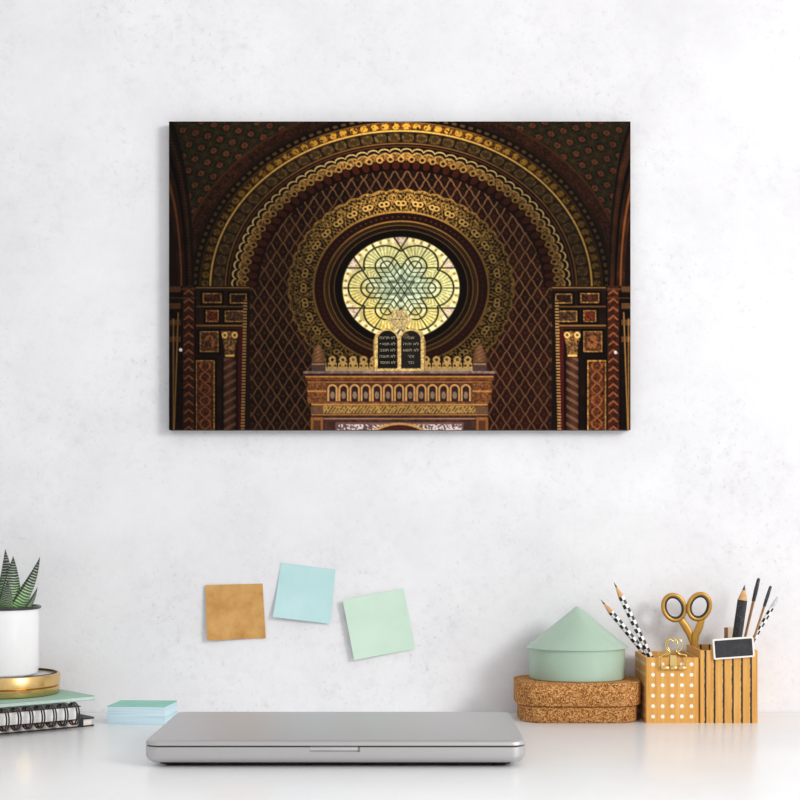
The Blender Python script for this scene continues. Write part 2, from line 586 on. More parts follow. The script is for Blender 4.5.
# mouldings of the round window
put(1 - sm(76.4, 77.2, rr), (44, 24, 13))
put(line_(rr, 76.0, 0.9), shade((190, 136, 62), lg))
put(band_(rr, 67, 74.8), (52, 20, 14))
dd = (th * 46 / PI) % 1 - 0.5
put((np.hypot(dd * 5, rr - 71) < 1.1), shade((108, 60, 34), lg), 0.8)
put(line_(rr, 66.6, 0.8), shade((176, 122, 58), lg))
put(band_(rr, 63.5, 66), (66, 40, 20))
put(line_(rr, 62.6, 0.5), shade((150, 104, 52), 0.6 + 0.3 * lg))
put(band_(rr, 58, 62), (40, 25, 14))
put(line_(rr, 58.0, 0.5), shade((126, 88, 46), 0.6 + 0.3 * lg))
put(1 - sm(57.0, 57.8, rr), (22, 14, 9))

# leaded rose window
gp = rr / 52.0
gl_ = 1 - sm(0.985, 1.0, gp)
warm = sm(25, -55, (X - CX) * 0.5 - (Y - CY) * 0.9) * 0.6
yel = np.clip((CX - X) * 0.35 + (Y - CY) * 0.9, -20, 60) / 60.0
gcol = np.empty_like(img)
gcol[...] = (206, 210, 156)
cz_ = (1 - sm(0.25, 0.62, gp))[..., None]
gcol = gcol * (1 - cz_) + np.array((184, 206, 180), np.float32) * cz_
yz = np.clip(yel + 0.15, 0, 1)[..., None] * (1 - cz_ * 0.8)
gcol = gcol * (1 - yz) + np.array((238, 206, 104), np.float32) * yz
gcol *= (0.86 + 0.22 * n4)[..., None]
put(gl_, gcol)
sec = (th + PI / 6) % (PI / 3) - PI / 6
p_, q_ = gp * np.cos(sec), gp * np.sin(sec)
ld = np.hypot(p_ - 0.52, q_)
aq = np.abs(q_)
lobe_in = (ld < 0.36) & (p_ > 0.4)
rays = np.abs(((np.arctan2(q_, p_ - 0.48) * 17 / PI) % 1) - 0.5)
annul = gl_ * lobe_in * (np.hypot(p_ - 0.48, q_) > 0.20)
put(annul * (rays > 0.33), (150, 134, 62), 0.6)
put(annul * (rays < 0.14), (246, 240, 190), 0.6)
outer = gl_ * (~lobe_in) * (gp > 0.70)
put(outer, shade((226, 210, 146), 0.78 + 0.3 * n4), 0.85)
bd = ((th * 21 / PI) % 1) - 0.5
put(outer * (np.hypot(bd * 0.14, gp - 0.93) < 0.050), (250, 240, 196), 0.85)
put(outer * (np.hypot((np.abs(bd) - 0.5) * 0.14, gp - 0.93) < 0.026), (136, 104, 56), 0.7)
pk = gl_ * (np.abs(sec) > PI / 6 - 0.13) * (gp > 0.84)
put(pk, (222, 206, 196), 0.7)
put(pk * (n2 > 0.62), (136, 90, 96), 0.6)
star = gl_ * (gp < 0.62) * (aq < 0.19)
put(star * (n4 > 0.55), (228, 236, 218), 0.5)
lead = np.zeros_like(X)


def addl(v, w_):
    np.maximum(lead, 1 - sm(w_ - 0.006, w_ + 0.008, np.abs(v)), out=lead)


for k_ in range(3):
    pk_, qk_ = gp * np.cos(th - k_ * PI / 3), np.abs(gp * np.sin(th - k_ * PI / 3))
    addl(np.where(gp < 0.97, qk_, 9), 0.008)
    addl(np.where(np.abs(pk_) < 0.48, qk_ - 0.10, 9), 0.008)
addl(np.where(p_ < 0.48, aq - 0.19, 9), 0.013)
chev = p_ * 0.866 - aq * 0.5
for cv_ in (0.30, 0.215, 0.13):
    addl(np.where(aq < 0.19, chev - cv_, 9), 0.007)
for qq, wq in ((0.10, 0.011), (0.19, 0.013)):
    addl(np.where(p_ >= 0.47, np.hypot(p_ - 0.48, q_) - qq, 9), wq)
addl(np.where((p_ > 0.667) & (gp < 0.98), aq - 0.385, 9), 0.012)
addl(np.where((aq < 0.39), p_ * 0.866 - aq * 0.5 - 0.385, 9), 0.011)
addl(np.where(p_ > 0.60, ld - 0.36, 9), 0.014)
addl(np.where((aq > 0.19) & (p_ < 0.667) & (p_ > 0.40), aq - 0.385, 9), 0.010)
put(gl_ * (1 - lead), img * np.array((1.06, 1.03, 0.95), np.float32))
put(lead * gl_, (26, 28, 18), 0.96)
put(line_(gp, 0.99, 0.014, 0.008), (28, 18, 10))

# shadowed side arches at the far edges
ex = (Xm - 158.0) / 36.0
ey = (Y - 290.0) / 182.0
er = np.hypot(ex, ey)
sa = (1 - sm(1.0, 1.03, er)) * (Y < 286)
put(sa, shade((64, 32, 18), (0.7 + 0.5 * n9) * (0.85 + 0.4 * rightside)))
put(sa * line_(er, 0.98, 0.025, 0.012), (24, 20, 14))
put(sa * line_(er, 0.90, 0.02, 0.012) * (np.sin(Y * 1.9) > -0.2), (92, 60, 34), 0.7)
put(sa * line_(er, 0.80, 0.03, 0.015), (18, 10, 7))
put(sa * line_(er, 0.66, 0.025, 0.012), shade((160, 92, 44), 0.8 + 0.3 * rightside), 0.85)
put(sa * (er < 0.55), (46, 20, 12))

# pilasters left and right
pil = ((Xm < 250.5) & (Y >= 286)).astype(np.float32)
put(pil, shade((44, 23, 15), 0.7 + 0.6 * n9))
bright = 1.02 + 0.33 * rightside


def panel(x0, x1, y0, y1, col, fr_=(136, 96, 48), fw=1.2, dark=True):
    if dark:
        put(band_(Xm, x0 - 2.4, x1 + 2.4) * band_(Y, y0 - 2.4, y1 + 2.4), (20, 12, 9))
    put(band_(Xm, x0, x1) * band_(Y, y0, y1), shade(fr_, bright * (0.7 + 0.5 * n2)))
    put(band_(Xm, x0 + fw, x1 - fw) * band_(Y, y0 + fw, y1 - fw), shade(col, bright * (0.6 + 0.75 * n2)))


for yl, c_ in ((287.5, (120, 84, 44)), (290, (50, 28, 18)), (306.5, (96, 62, 34)), (325.5, (128, 88, 44)), (328, (60, 34, 20))):
    put(pil * (Xm > 196) * line_(Y, yl, 0.8), shade(c_, bright))
put(pil * (Xm > 196) * band_(Y, 283, 287), (28, 18, 12))
panel(203, 222, 293, 303, (64, 34, 22))
panel(230, 247, 293.5, 303.5, (48, 28, 18))
panel(206, 219, 310, 322, (92, 36, 22))
panel(225, 245, 310.5, 322, (72, 46, 30))
panel(200, 219, 331, 352, (82, 48, 28))
put(pil * (np.hypot(Xm - 209.5, (Y - 342) * 0.8) < 5.5) * (n4 > 0.4), shade((136, 82, 44), bright), 0.8)
panel(196, 215, 360, 433, (84, 44, 24), (158, 112, 52))
sc2 = np.abs(np.sin((Y - 360) * PI / 11.5))
put(pil * band_(Xm, 199, 212) * (Y > 362) * (np.abs(np.abs(Xm - 205.5) - 5.0 * sc2) < 1.0), shade((140, 78, 42), bright), 0.8)
put(pil * band_(Xm, 182.5, 195.5), shade((76, 36, 22), bright * (0.6 + 0.5 * n2)))
put(pil * band_(Xm, 184, 194) * (np.abs(((Y - 286) / 8.5 % 1 - 0.5) * 8 - np.abs(Xm - 189) * 0.8) < 1.1), shade((138, 76, 44), bright), 0.85)
put(pil * line_(Xm, 182.4, 0.7), (18, 10, 8))
put(pil * line_(Xm, 195.6, 0.7), (18, 10, 8))
# twisted column with capital
put(pil * band_(Xm, 221.5, 238.5) * band_(Y, 329, 431), (40, 16, 13))
put(pil * band_(Xm, 224, 236) * band_(Y, 356, 431), shade((74, 44, 32), bright * (0.55 + 0.5 * np.sin((Xm - 222) / 14 * PI))))
put(pil * band_(Xm, 224, 236) * band_(Y, 358, 431) * (np.sin(Y * 0.72 + Xm * 0.42) > 0.35), shade((128, 88, 60), bright), 0.55)
cap_w = 8.5 - 3.4 * sm(331, 352, Y)
put(pil * (np.abs(Xm - 230) < cap_w) * band_(Y, 331, 356), shade((108, 74, 40), bright * (0.5 + 0.9 * n2)))
put(pil * (np.abs(np.hypot(np.abs(Xm - 230) - 5, Y - 335) - 2.3) < 0.8), shade((196, 150, 84), bright), 0.9)
put(pil * band_(Xm, 225.5, 234.5) * line_(Y, 355.5, 0.9), shade((190, 142, 72), bright))
put(pil * band_(Xm, 238.5, 243.5) * (Y > 329), shade((74, 22, 20), bright))
put(pil * band_(Xm, 243.5, 250) * (Y > 300), (40, 22, 15))
slx = Xm - (245.5 - (Y - 300) * 0.02)
put(pil * (np.abs(slx) < 1.9) * (Y > 300) * (np.sin(Y * 2.1) > -0.3), shade((150, 112, 64), bright), 0.85)
# outermost strips
put(pil * (Xm < 182), shade((34, 17, 12), 0.7 + 0.6 * n4))
put(pil * line_(Xm + (Y - 286) * 0.035, 179.5, 0.7) * (Y > 312), shade((136, 98, 50), bright))
put(pil * band_(Xm, 169, 181) * (np.abs(np.sin(Y * 0.19)) > 0.86) * (Y < 345), shade((120, 78, 44), bright), 0.7)
put(pil * line_(Xm, 173.8, 0.8) * (Y > 318), shade((150, 104, 48), bright), 0.8)
put(pil * (Xm < 196) * (line_(Y, 289, 1.0) + line_(Y, 298, 0.6)), shade((92, 60, 34), bright), 0.8)
for wx, wy in ((181.0, 349.7), (615.2, 352.3)):
    put(np.hypot(X - wx, Y - wy) < 1.7, (224, 218, 210), 0.95)

# ark top with crest and cornice
ax = np.abs(X - 399.5)
cr = ((X - 327.3) / 10.4) % 1 - 0.5
crest = (ax < 74) * (Y > 355) * (Y < 371)
cd = np.minimum(np.abs(np.hypot(cr * 10.4, Y - 359.5) - 2.6), np.abs(np.hypot((np.abs(cr) - 0.25) * 10.4, Y - 365.5) - 2.2))
put(crest * (cd < 1.0), (186, 146, 84), 0.95)
put(crest * (np.abs(cr) > 0.42) * (Y < 367), (40, 24, 14), 0.9)
put(crest * (np.hypot(cr * 10.4, (Y - 368) * 0.7) < 2.0), (172, 130, 72), 0.9)
put((ax < 76) * band_(Y, 368, 371.5), (168, 138, 92))
for fx in (318.5, 479.5):
    fd = np.abs(X - fx)
    put((fd < 7.2) * band_(Y, 362, 371), (92, 66, 62))
    put((fd < 6.2) * line_(Y, 364, 0.7), (170, 126, 70))
    dome = (fd < 6.6 * np.sqrt(np.clip((Y - 344.5) / 12.0, 0, 1))) & (Y < 362)
    put(dome, shade((136, 92, 62), 1.1 - 0.05 * fd))
    put(dome * (np.sin(Y * 1.7 + X * 0.9) > 0.4), (104, 66, 38), 0.6)
rows = [(371, 373.4, 96, (140, 112, 104)), (373.4, 376, 95, (74, 40, 36)), (376, 380.5, 94, (132, 76, 40)), (380.5, 382, 92, (66, 34, 28)),
        (382, 402, 91, (102, 62, 48)), (402, 404.6, 88, (146, 94, 56)), (404.6, 414, 86, (110, 76, 40)), (414, 416.5, 86, (84, 46, 38)), (416.5, 431, 85, (92, 56, 46))]
for y0, y1, hw, c_ in rows:
    put((ax < hw).astype(np.float32) * band_(Y, y0, y1), shade(c_, 0.8 + 0.35 * n4))
put((ax < 94) * line_(Y, 376.4, 0.7), (196, 132, 66))
put((ax < 92) * line_(Y, 381.8, 0.6), (182, 116, 58))
nz = ((X - 327) / 11.1) % 1 - 0.5
nic = (ax < 72) * (Y > 384) * (Y < 401)
nd_ = np.maximum(np.abs(nz) * 11.1, np.where(Y < 389, np.hypot(nz * 11.1, Y - 389), 0))
put(nic * (np.abs(nd_ - 4.2) < 0.9), (206, 150, 84), 0.95)
put(nic * (nd_ < 3.3), (62, 40, 40), 0.9)
put(nic * (np.hypot(nz * 11.1, (Y - 395) * 0.6) < 2.2), (150, 122, 100), 0.9)
put((ax < 76) * band_(Y, 405.5, 413) * ((np.sin(X * 1.9 + Y * 1.3) > -0.1) | (n2 > 0.6)), (186, 146, 78), 0.85)
put((ax < 88) * line_(Y, 404.4, 0.6), (206, 142, 72))
put((ax < 88) * line_(Y, 414.4, 0.6), (180, 120, 66))
for s_ in (-1, 1):                                   # side blocks
    bx = np.abs(X - (399.5 + s_ * 82.5))
    put((bx < 9.5) * band_(Y, 382, 403), shade((138, 82, 44), 0.7 + 0.5 * n2), 0.9)
    put((bx < 9.5) * line_(Y, 391, 0.8), (206, 140, 70), 0.8)
    put((bx < 6) * band_(Y, 406, 414), (120, 84, 60), 0.9)
    put((bx < 6) * band_(Y, 417, 431), (176, 112, 54), 0.8)
    put((bx < 3.6) * band_(Y, 420, 431), (104, 60, 36), 0.9)
put((ax < 76) * line_(Y, 418.4, 0.6), (176, 128, 96))
put((ax < 64) * band_(Y, 422, 431), (120, 88, 86))
put((ax < 62) * band_(Y, 424, 431) * (n2 > 0.5), (214, 200, 190), 0.8)
lin_arc = np.hypot(X - 399.5, (Y - 470) * 1.0)
put((ax < 40) * (lin_arc < 47) * (Y > 421), (92, 40, 30))
put((ax < 40) * line_(lin_arc, 46.5, 1.1) * (Y > 421), (208, 150, 84))
put((ax < 30) * line_(Y, 424, 0.7), (190, 140, 90), 0.5)

# roundel with star and the twin tablets
ed_ = np.hypot((X - 399.3) / 1.05, Y - 319.5)
an = np.arctan2(Y - 319.5, X - 399.3)
rad_ = 10.5 + 1.6 * np.cos(an * 6)
put(ed_ < rad_, shade((206, 178, 120), 0.8 + 0.35 * n2), 0.95)
put((ed_ < rad_) * (np.abs(ed_ - 7.5) < 0.7) * (np.sin(an * 18) > 0), (120, 98, 58), 0.7)
put((ed_ < 5.8) * (np.abs(np.sin(an * 3)) < 0.28), (96, 84, 54), 0.85)
put(ed_ < 1.0, (84, 70, 46))
fx_ = np.abs(X - 399.3)
hdx = np.abs(fx_ - 12.6)
out_ = ((hdx < 13.4) & (Y > 343)) | ((np.hypot(hdx / 13.4, (Y - 343) / 15.0) < 1) & (Y <= 343))
put(out_ * (Y < 370.5), shade((206, 170, 104), 0.82 + 0.3 * n2))
put(out_ * (Y < 370.5) * (np.abs(fx_ - 25.2) < 0.7), (150, 116, 64), 0.8)
for tx, c_ in ((387.5, (36, 33, 32)), (410.9, (46, 42, 38))):
    dx_ = np.abs(X - tx)
    ins = ((dx_ < 9.9) & (Y > 340)) | (np.hypot(dx_ / 9.9, (Y - 340) / 9.5) < 1)
    put(ins * (Y < 368.3), c_)
put((np.hypot(X - 406, Y - 336) < 3.0), (150, 122, 74), 0.5)

nog = (1 - gl_ * (1 - out_ * (Y < 370.5)))[..., None]
img[...] = img * (1 - nog) + nog * img * np.power(np.clip(img.mean(axis=2, keepdims=True), 1, 255) / 150, 0.34)
img *= (0.94 + 0.12 * n40)[..., None] * (0.9 + 0.2 * n2)[..., None]
vig = 1 - 0.22 * sm(150, 235, np.abs(X - CX)) * (1 - rightside * 0.6)
img *= vig[..., None]
sub = np.clip(img, 0, 255).reshape(NY, SS, NX, SS, 3).mean(axis=(1, 3)) / 255.0
colr = np.where(sub <= 0.04045, sub / 12.92, ((sub + 0.055) / 1.055) ** 2.4)

cw, chh = (PX1 - PX0) * CD / F, (PY1 - PY0) * CD / F
ccen = at((PX0 + PX1) / 2, (PY0 + PY1) / 2, CD)
cv = thing('canvas_print', (ccen.x, WALL - 0.0004, ccen.z - chh / 2),
           'wide canvas print of an ornate arched hall with round window, hanging on the wall', 'wall art')
bm = layers(cw, chh, 0.0008, [(0.0, 0.0), (0.0, 0.0126), (0.0006, 0.0132)], 3)
bm.transform(Matrix.Translation((0, 0, chh / 2)) @ Matrix.Rotation(PI / 2, 4, 'X'))
e = obj('canvas_edge', bm, M['canvas_edge'], cv)
e['label'] = 'dark wrapped canvas edge'
me = bpy.data.meshes.new('printed_picture')
xs = np.linspace(-cw / 2, cw / 2, NX)
zs = np.linspace(chh, 0, NY)
vx = np.empty((NY, NX, 3), np.float32)
vx[..., 0] = xs[None, :]
vx[..., 1] = -0.0135
vx[..., 2] = zs[:, None]
idx = np.arange(NX * NY).reshape(NY, NX)
quads = np.stack([idx[:-1, :-1], idx[1:, :-1], idx[1:, 1:], idx[:-1, 1:]], -1).reshape(-1, 4)
me.vertices.add(NX * NY)
me.vertices.foreach_set('co', vx.ravel())
me.loops.add(quads.size)
me.loops.foreach_set('vertex_index', quads.ravel().astype(np.int32))
me.polygons.add(len(quads))
me.polygons.foreach_set('loop_start', np.arange(0, quads.size, 4, dtype=np.int32))
me.update(calc_edges=True)
ca = me.color_attributes.new('print_ink', 'FLOAT_COLOR', 'POINT')
rgba = np.ones((NX * NY, 4), np.float32)
rgba[:, :3] = colr.reshape(-1, 3)
ca.data.foreach_set('color', rgba.ravel())
pm = Mat('printed_ink', (60, 40, 20), 0.7, spec=0.06)
at_ = pm.n('ShaderNodeVertexColor', layer_name='print_ink')
pm.col(at_.outputs[0])
me.materials.append(pm.m)
pic = bpy.data.objects.new('printed_picture', me)
C.objects.link(pic)
pic.parent = cv
# the five lines on each pictured tablet
k = CD / F
for tx, rows_ in ((387.5, ('לא תרצח', 'לא תנאף', 'לא תגנב', 'לא תענה', 'לא תחמד')), (410.9, ('אנכי', 'לא יהיה', 'לא תשא', 'זכור', 'כבד'))):
    tb = bmesh.new()
    for i, s_ in enumerate(rows_):
        cu = bpy.data.curves.new('txt', 'FONT')
        cu.body = s_[::-1]
        cu.size = 3.9 * k
        cu.align_x = 'CENTER'
        to = bpy.data.objects.new('txt', cu)
        C.objects.link(to)
        bpy.context.view_layer.update()
        tm = bpy.data.meshes.new_from_object(to.evaluated_get(bpy.context.evaluated_depsgraph_get()))
        xs_ = [v.co.x for v in tm.vertices] or [0, 1]
        wd = max(xs_) - min(xs_)
        mid = (max(xs_) + min(xs_)) / 2
        kx = min(1.3, 15.5 * k / max(wd, 1e-6)) if len(s_) > 5 else 1.0
        py = 339.0 + i * 6.2
        tm.transform(Matrix.Translation(((tx - (PX0 + PX1) / 2) * k, -0.01365, chh - (py - PY0) * k)) @ Matrix.Rotation(PI / 2, 4, 'X') @ Matrix.Diagonal((kx, 1, 1, 1)) @ Matrix.Translation((-mid, 0, 0)))
        tb.from_mesh(tm)
        bpy.data.objects.remove(to)
        bpy.data.curves.remove(cu)
        bpy.data.meshes.remove(tm)
    obj('lettering', tb, M['letter_gold'], pic, smooth=0, flip=False)

# ------------------------------------------------------------------ sticky notes on the wall
def note(corners, mat, label, lift):
    """corners TL TR BR BL in pixels on the wall plane; lift(u, v) = how far the paper stands off the wall"""
    P = [at(px, py, WALL) for px, py in corners]
    base = sum(P, Vector()) / 4
    N = 14
    bm_ = bmesh.new()
    th_ = 0.00035
    fr_, bk = [], []
    for j in range(N + 1):
        for i in range(N + 1):
            u_, v_ = i / N, j / N
            p = (P[0] * (1 - u_) + P[1] * u_) * (1 - v_) + (P[3] * (1 - u_) + P[2] * u_) * v_
            p = p - base
            l_ = 0.0003 + lift(u_, v_)
            fr_.append(bm_.verts.new((p.x, -l_ - th_, p.z)))
            bk.append(bm_.verts.new((p.x, -l_, p.z)))
    W_ = N + 1
    for j in range(N):
        for i in range(N):
            a_ = j * W_ + i
            bm_.faces.new((fr_[a_], fr_[a_ + W_], fr_[a_ + W_ + 1], fr_[a_ + 1]))
            bm_.faces.new((bk[a_], bk[a_ + 1], bk[a_ + W_ + 1], bk[a_ + W_]))
    for i in range(N):
        for s0, s1 in ((i, i + 1), (N * W_ + i + 1, N * W_ + i), ((i + 1) * W_, i * W_), (i * W_ + N, (i + 1) * W_ + N)):
            bm_.faces.new((fr_[s0], fr_[s1], bk[s1], bk[s0]))
    o_ = obj('sticky_note', bm_, mat, None, Vector((base.x, WALL, base.z)))
    return tag(o_, label, 'sticky note', 'sticky notes on the wall')


note([(205.6, 585), (262.6, 583.6), (265.8, 638), (208, 640)], M['kraft'], 'brown-orange square sticky note stuck on the plaster wall',
     lambda u_, v_: 0.0055 * (1 - u_) ** 2 * (0.4 + 0.6 * v_) + 0.001 * v_)
note([(281, 562.6), (335.5, 569.5), (330, 623.5), (273.4, 616.6)], M['note_blue'], 'pale blue tilted sticky note between the brown and green notes',
     lambda u_, v_: 0.006 * v_ ** 2 * (1 - 0.5 * u_))
note([(343, 600), (403.6, 588.4), (415, 649), (354.4, 659.5)], M['note_green'], 'pale green sticky note on the wall, rotated and larger than the others',
     lambda u_, v_: 0.0065 * (1 - u_) ** 1.6 + 0.001 * v_ * u_)

# ------------------------------------------------------------------ sticky pad on the desk
t = thing('sticky_note_pad', (-0.2735, 1.642, 0), 'block of pale blue sticky notes with mint top lying on the desk', 'notepad', None, math.radians(-6))
bm = box(bmesh.new(), -0.031, 0.031, -0.026, 0.026, 0.0, 0.0183, 0.0003)
obj('sheet_block', bm, M['blue_paper'], t)
bm = bmesh.new()
rings = []
for i in range(13):
    x_ = -0.031 + 0.062 * i / 12
    z_ = 0.0184 + 0.0016 * math.sin(PI * i / 12) ** 2 * 0
    zb = 0.0184 + 0.0004 * (i / 12)
    rings.append([Vector((x_, -0.026, z_)), Vector((x_, 0.026, zb)), Vector((x_, 0.026, zb + 0.0004)), Vector((x_, -0.026, z_ + 0.0004))])
loft(bm, rings)
o = obj('top_sheet', bm, M['mint_sheet'], t)
o['label'] = 'mint green top sheet'

# ------------------------------------------------------------------ laptop
LW, LD = 0.3305, 0.202
t = thing('laptop', ((334.9 - 400) * 1.335 / F, 1.335 + LD / 2, 0), 'closed silver laptop lying in the middle of the white desk', 'laptop')


def base_outline(ins, notch):
    """rounded rectangle with a thumb notch in the front side"""
    o_ = rrect(LW, LD, 0.013, 10, ins)
    cut = o_.index(min(o_, key=lambda p: (p[1] > -LD / 2 + ins + 1e-6, p[0])))     # first point on the front straight
    n0, n1 = (308.5 - 334.9) / 1157.0, (360 - 334.9) / 1157.0
    y0 = -LD / 2 + ins
    seq = [(n0, y0), (n0 + 0.0022, y0 + notch), (n1 - 0.0022, y0 + notch), (n1, y0)]
    return o_[:cut + 1] + seq + o_[cut + 1:]


prof = [(0.0105, 0.0038, 0), (0.0055, 0.0044, 0), (0.0022, 0.0062, 0), (0.0006, 0.0085, 0), (0.0, 0.0105, 0), (0.0, 0.0142, 0), (0.0, 0.01425, 0.0032), (0.0, 0.0179, 0.0032), (0.0005, 0.0184, 0.003)]
bm = loft(bmesh.new(), [[Vector((x_, y_, z_)) for x_, y_ in base_outline(ins, nt_)] for ins, z_, nt_ in prof])
obj('base', bm, M['alu'], t, smooth=40)
bm = layers(LW, LD, 0.013, [(0.0042, 0.0183), (0.0042, 0.0194)])
bmp = layers(LW, LD, 0.013, [(0.016, 0.0014), (0.013, 0.0022), (0.011, 0.0041)])  # added plate, black to deepen the shadow line under the laptop
obj('shadow_plate', bmp, M['black_rubber'], t)['label'] = 'added black plate standing in for shade under the base'
obj('gasket', bm, M['black_rubber'], t)['label'] = 'black seam between lid and base'
bm = layers(LW, LD, 0.013, [(0.0012, 0.0194), (0.0, 0.0196), (0.0, 0.0212), (0.0006, 0.0226), (0.0018, 0.0233), (0.004, 0.0237)], 10)
obj('lid', bm, M['alu'], t, smooth=50)
bm = box(bmesh.new(), (309.5 - 334.9) / 1157, (359 - 334.9) / 1157, -LD / 2 + 0.0026, -LD / 2 + 0.0035, 0.0152, 0.0178, 0.0003)
obj('thumb_notch', bm, M['alu_bright'], t)
bm = bmesh.new()
tube(bm, [(-LW * 0.36, LD / 2 - 0.004, 0.0182), (LW * 0.36, LD / 2 - 0.004, 0.0182)], 0.0036, 16)
obj('hinge', bm, M['black_rubber'], t)
for sx in (-1, 1):
    for sy in (-1, 1):
        bm = lathe([(0.006, 0.0), (0.0066, 0.0008), (0.0066, 0.0042)], 24)
        bm.transform(Matrix.Translation((sx * (LW / 2 - 0.022), sy * (LD / 2 - 0.022), 0)))
        obj('rubber_foot', bm, M['black_rubber'], t)

# ------------------------------------------------------------------ notebooks, tin and plant at the left
A38 = math.radians(38)
bl = Vector((-0.3166, 1.604, 0))
t = thing('notebook', bl, 'black hardcover notebook with elastic band at the bottom of the stack', 'notebook', None, A38)
L_, W_ = 0.20, 0.134
bm = layers(L_, W_, 0.003, [(0, 0), (0, 0.0012)], 4)
bm.transform(Matrix.Translation((-L_ / 2, W_ / 2, 0)))
obj('back_cover', bm, M['black_cover'], t)
obj('page_block', box(bmesh.new(), -L_ + 0.003, -0.003, 0.0022, W_ - 0.002, 0.0012, 0.0078, 0.0004), M['cream_paper'], t)
bm = layers(L_, W_, 0.003, [(0, 0.0078), (0, 0.0092)], 4)
bm.transform(Matrix.Translation((-L_ / 2, W_ / 2, 0)))
obj('front_cover', bm, M['black_cover'], t)
bm = bmesh.new()
for a_, b_ in (((-0.0006, 0.0000), (-0.0004, 0.0094)),):
    box(bm, -0.0185, -0.0135, -0.0007, 0.0, 0.0002, 0.0094, 0.0001)
    box(bm, -0.0185, -0.0135, -0.0007, 0.02, 0.0092, 0.0095, 0.0001)
obj('elastic_band', bm, M['black_rubber'], t)
obj('ribbon', box(bmesh.new(), -L_ + 0.02, -0.022, 0.0012, 0.0022, 0.0066, 0.0077, 0.0001), M['coral'], t)['label'] = 'coral marker strip along the pages'

so = bl + Vector((0.0075 - 0.788 * 0.026, -0.0096 - 0.6157 * 0.026, 0))
t = thing('spiral_notebook', so, 'wire-bound notebook with black covers in the middle of the stack', 'notebook', None, A38)
L_, W_ = 0.19, 0.118
obj('back_cover', box(bmesh.new(), -L_, 0.004, 0, W_, 0.0095, 0.0104, 0.0003), M['black_cover'], t)
obj('page_block', box(bmesh.new(), -L_ + 0.001, 0.0, 0.0005, W_ - 0.001, 0.0104, 0.0227, 0.0004), M['paper'], t)
obj('front_cover', box(bmesh.new(), -L_, 0.004, 0, W_, 0.0227, 0.0237, 0.0003), M['black_cover'], t)
for i in range(15):
    bm = bmesh.new()
    for dx in (-0.0013, 0.0013):
        tube(bm, [(-0.004 - i * 0.0126 + dx, 0.0008 + 0.0112 * math.cos(2 * PI * q / 28) * 0.96, 0.0163 + 0.0112 * math.sin(2 * PI * q / 28)) for q in range(28)], 0.00085, 6, closed=True)
    obj('ring', bm, M['wire'], t)

t = thing('notebook', (-0.3218, 1.63, 0.0239), 'thin sage green notebook on top of the wire-bound one', 'notebook', None, math.radians(39))
L_, W_ = 0.215, 0.106
obj('page_block', box(bmesh.new(), -L_ + 0.001, -0.001, 0.0006, W_ - 0.001, 0.0005, 0.0038, 0.0003), M['green_pages'], t)
obj('back_cover', box(bmesh.new(), -L_, 0, 0, W_, 0, 0.0006, 0.0002), M['green_cover'], t)
obj('front_cover', box(bmesh.new(), -L_, 0, 0, W_, 0.0038, 0.0046, 0.0002), M['green_cover'], t)

TC = Vector(((4 - 400) * 1.65 / F, 1.65, 0.0286))
t = thing('round_tin', TC, 'flat round brass tin on the sage green notebook', 'tin')
R_ = 0.0582
obj('base', lathe([(R_ - 0.003, 0), (R_ - 0.0006, 0.0008), (R_, 0.0022), (R_, 0.0078), (R_ - 0.0012, 0.0088), (R_ - 0.004, 0.009)], 96), M['brass'], t)
bm = lathe([(R_ - 0.004, 0.0091), (R_ - 0.0006, 0.0092), (R_ + 0.0006, 0.0101), (R_ + 0.0006, 0.0203), (R_, 0.0216), (R_ - 0.0012, 0.0220), (R_ - 0.0024, 0.0216), (R_ - 0.003, 0.0204), (R_ - 0.0034, 0.0190)], 96)
obj('lid', bm, M['brass'], t)
bm = lathe([(R_ - 0.0036, 0.0189), (R_ - 0.0036, 0.0193)], 96)
obj('lid_top', bm, M['tin_inside'], t)['label'] = 'pale sunken top of the lid'
bm = bmesh.new()
tube(bm, [((R_ - 0.004) * math.cos(2 * PI * q / 72), (R_ - 0.004) * math.sin(2 * PI * q / 72), 0.0214) for q in range(72)], 0.0010, 8, closed=True)
obj('seal_ring', bm, M['black_rubber'], t)['label'] = 'dark ring inside the rim'

PB = TC + Vector((-0.0005, -0.001, 0.0195))
t = thing('potted_succulent', PB, 'striped succulent in a white enamel pot with dark rim on the brass tin', 'potted plant')
PR, PHT = 0.0372, 0.0737
bm = lathe([(PR - 0.009, 0), (PR - 0.005, 0.0006), (PR - 0.0018, 0.0026), (PR, 0.007), (PR, PHT - 0.002), (PR - 0.0012, PHT - 0.002), (PR - 0.0012, 0.0622)], 96, cap1=False)
pot = obj('pot', bm, M['enamel'], t)
bm = bmesh.new()
tube(bm, [((PR + 0.0008) * math.cos(2 * PI * q / 80), (PR + 0.0008) * math.sin(2 * PI * q / 80), PHT - 0.0012) for q in range(80)], 0.0018, 10, closed=True)
obj('rim', bm, M['enamel_rim'], pot)['label'] = 'dark enamel rim'
obj('soil', lathe([(PR - 0.0014, 0.0622), (PR - 0.0014, 0.0647), (0.02, 0.067), (0.004, 0.068)], 48), M['soil'], t)


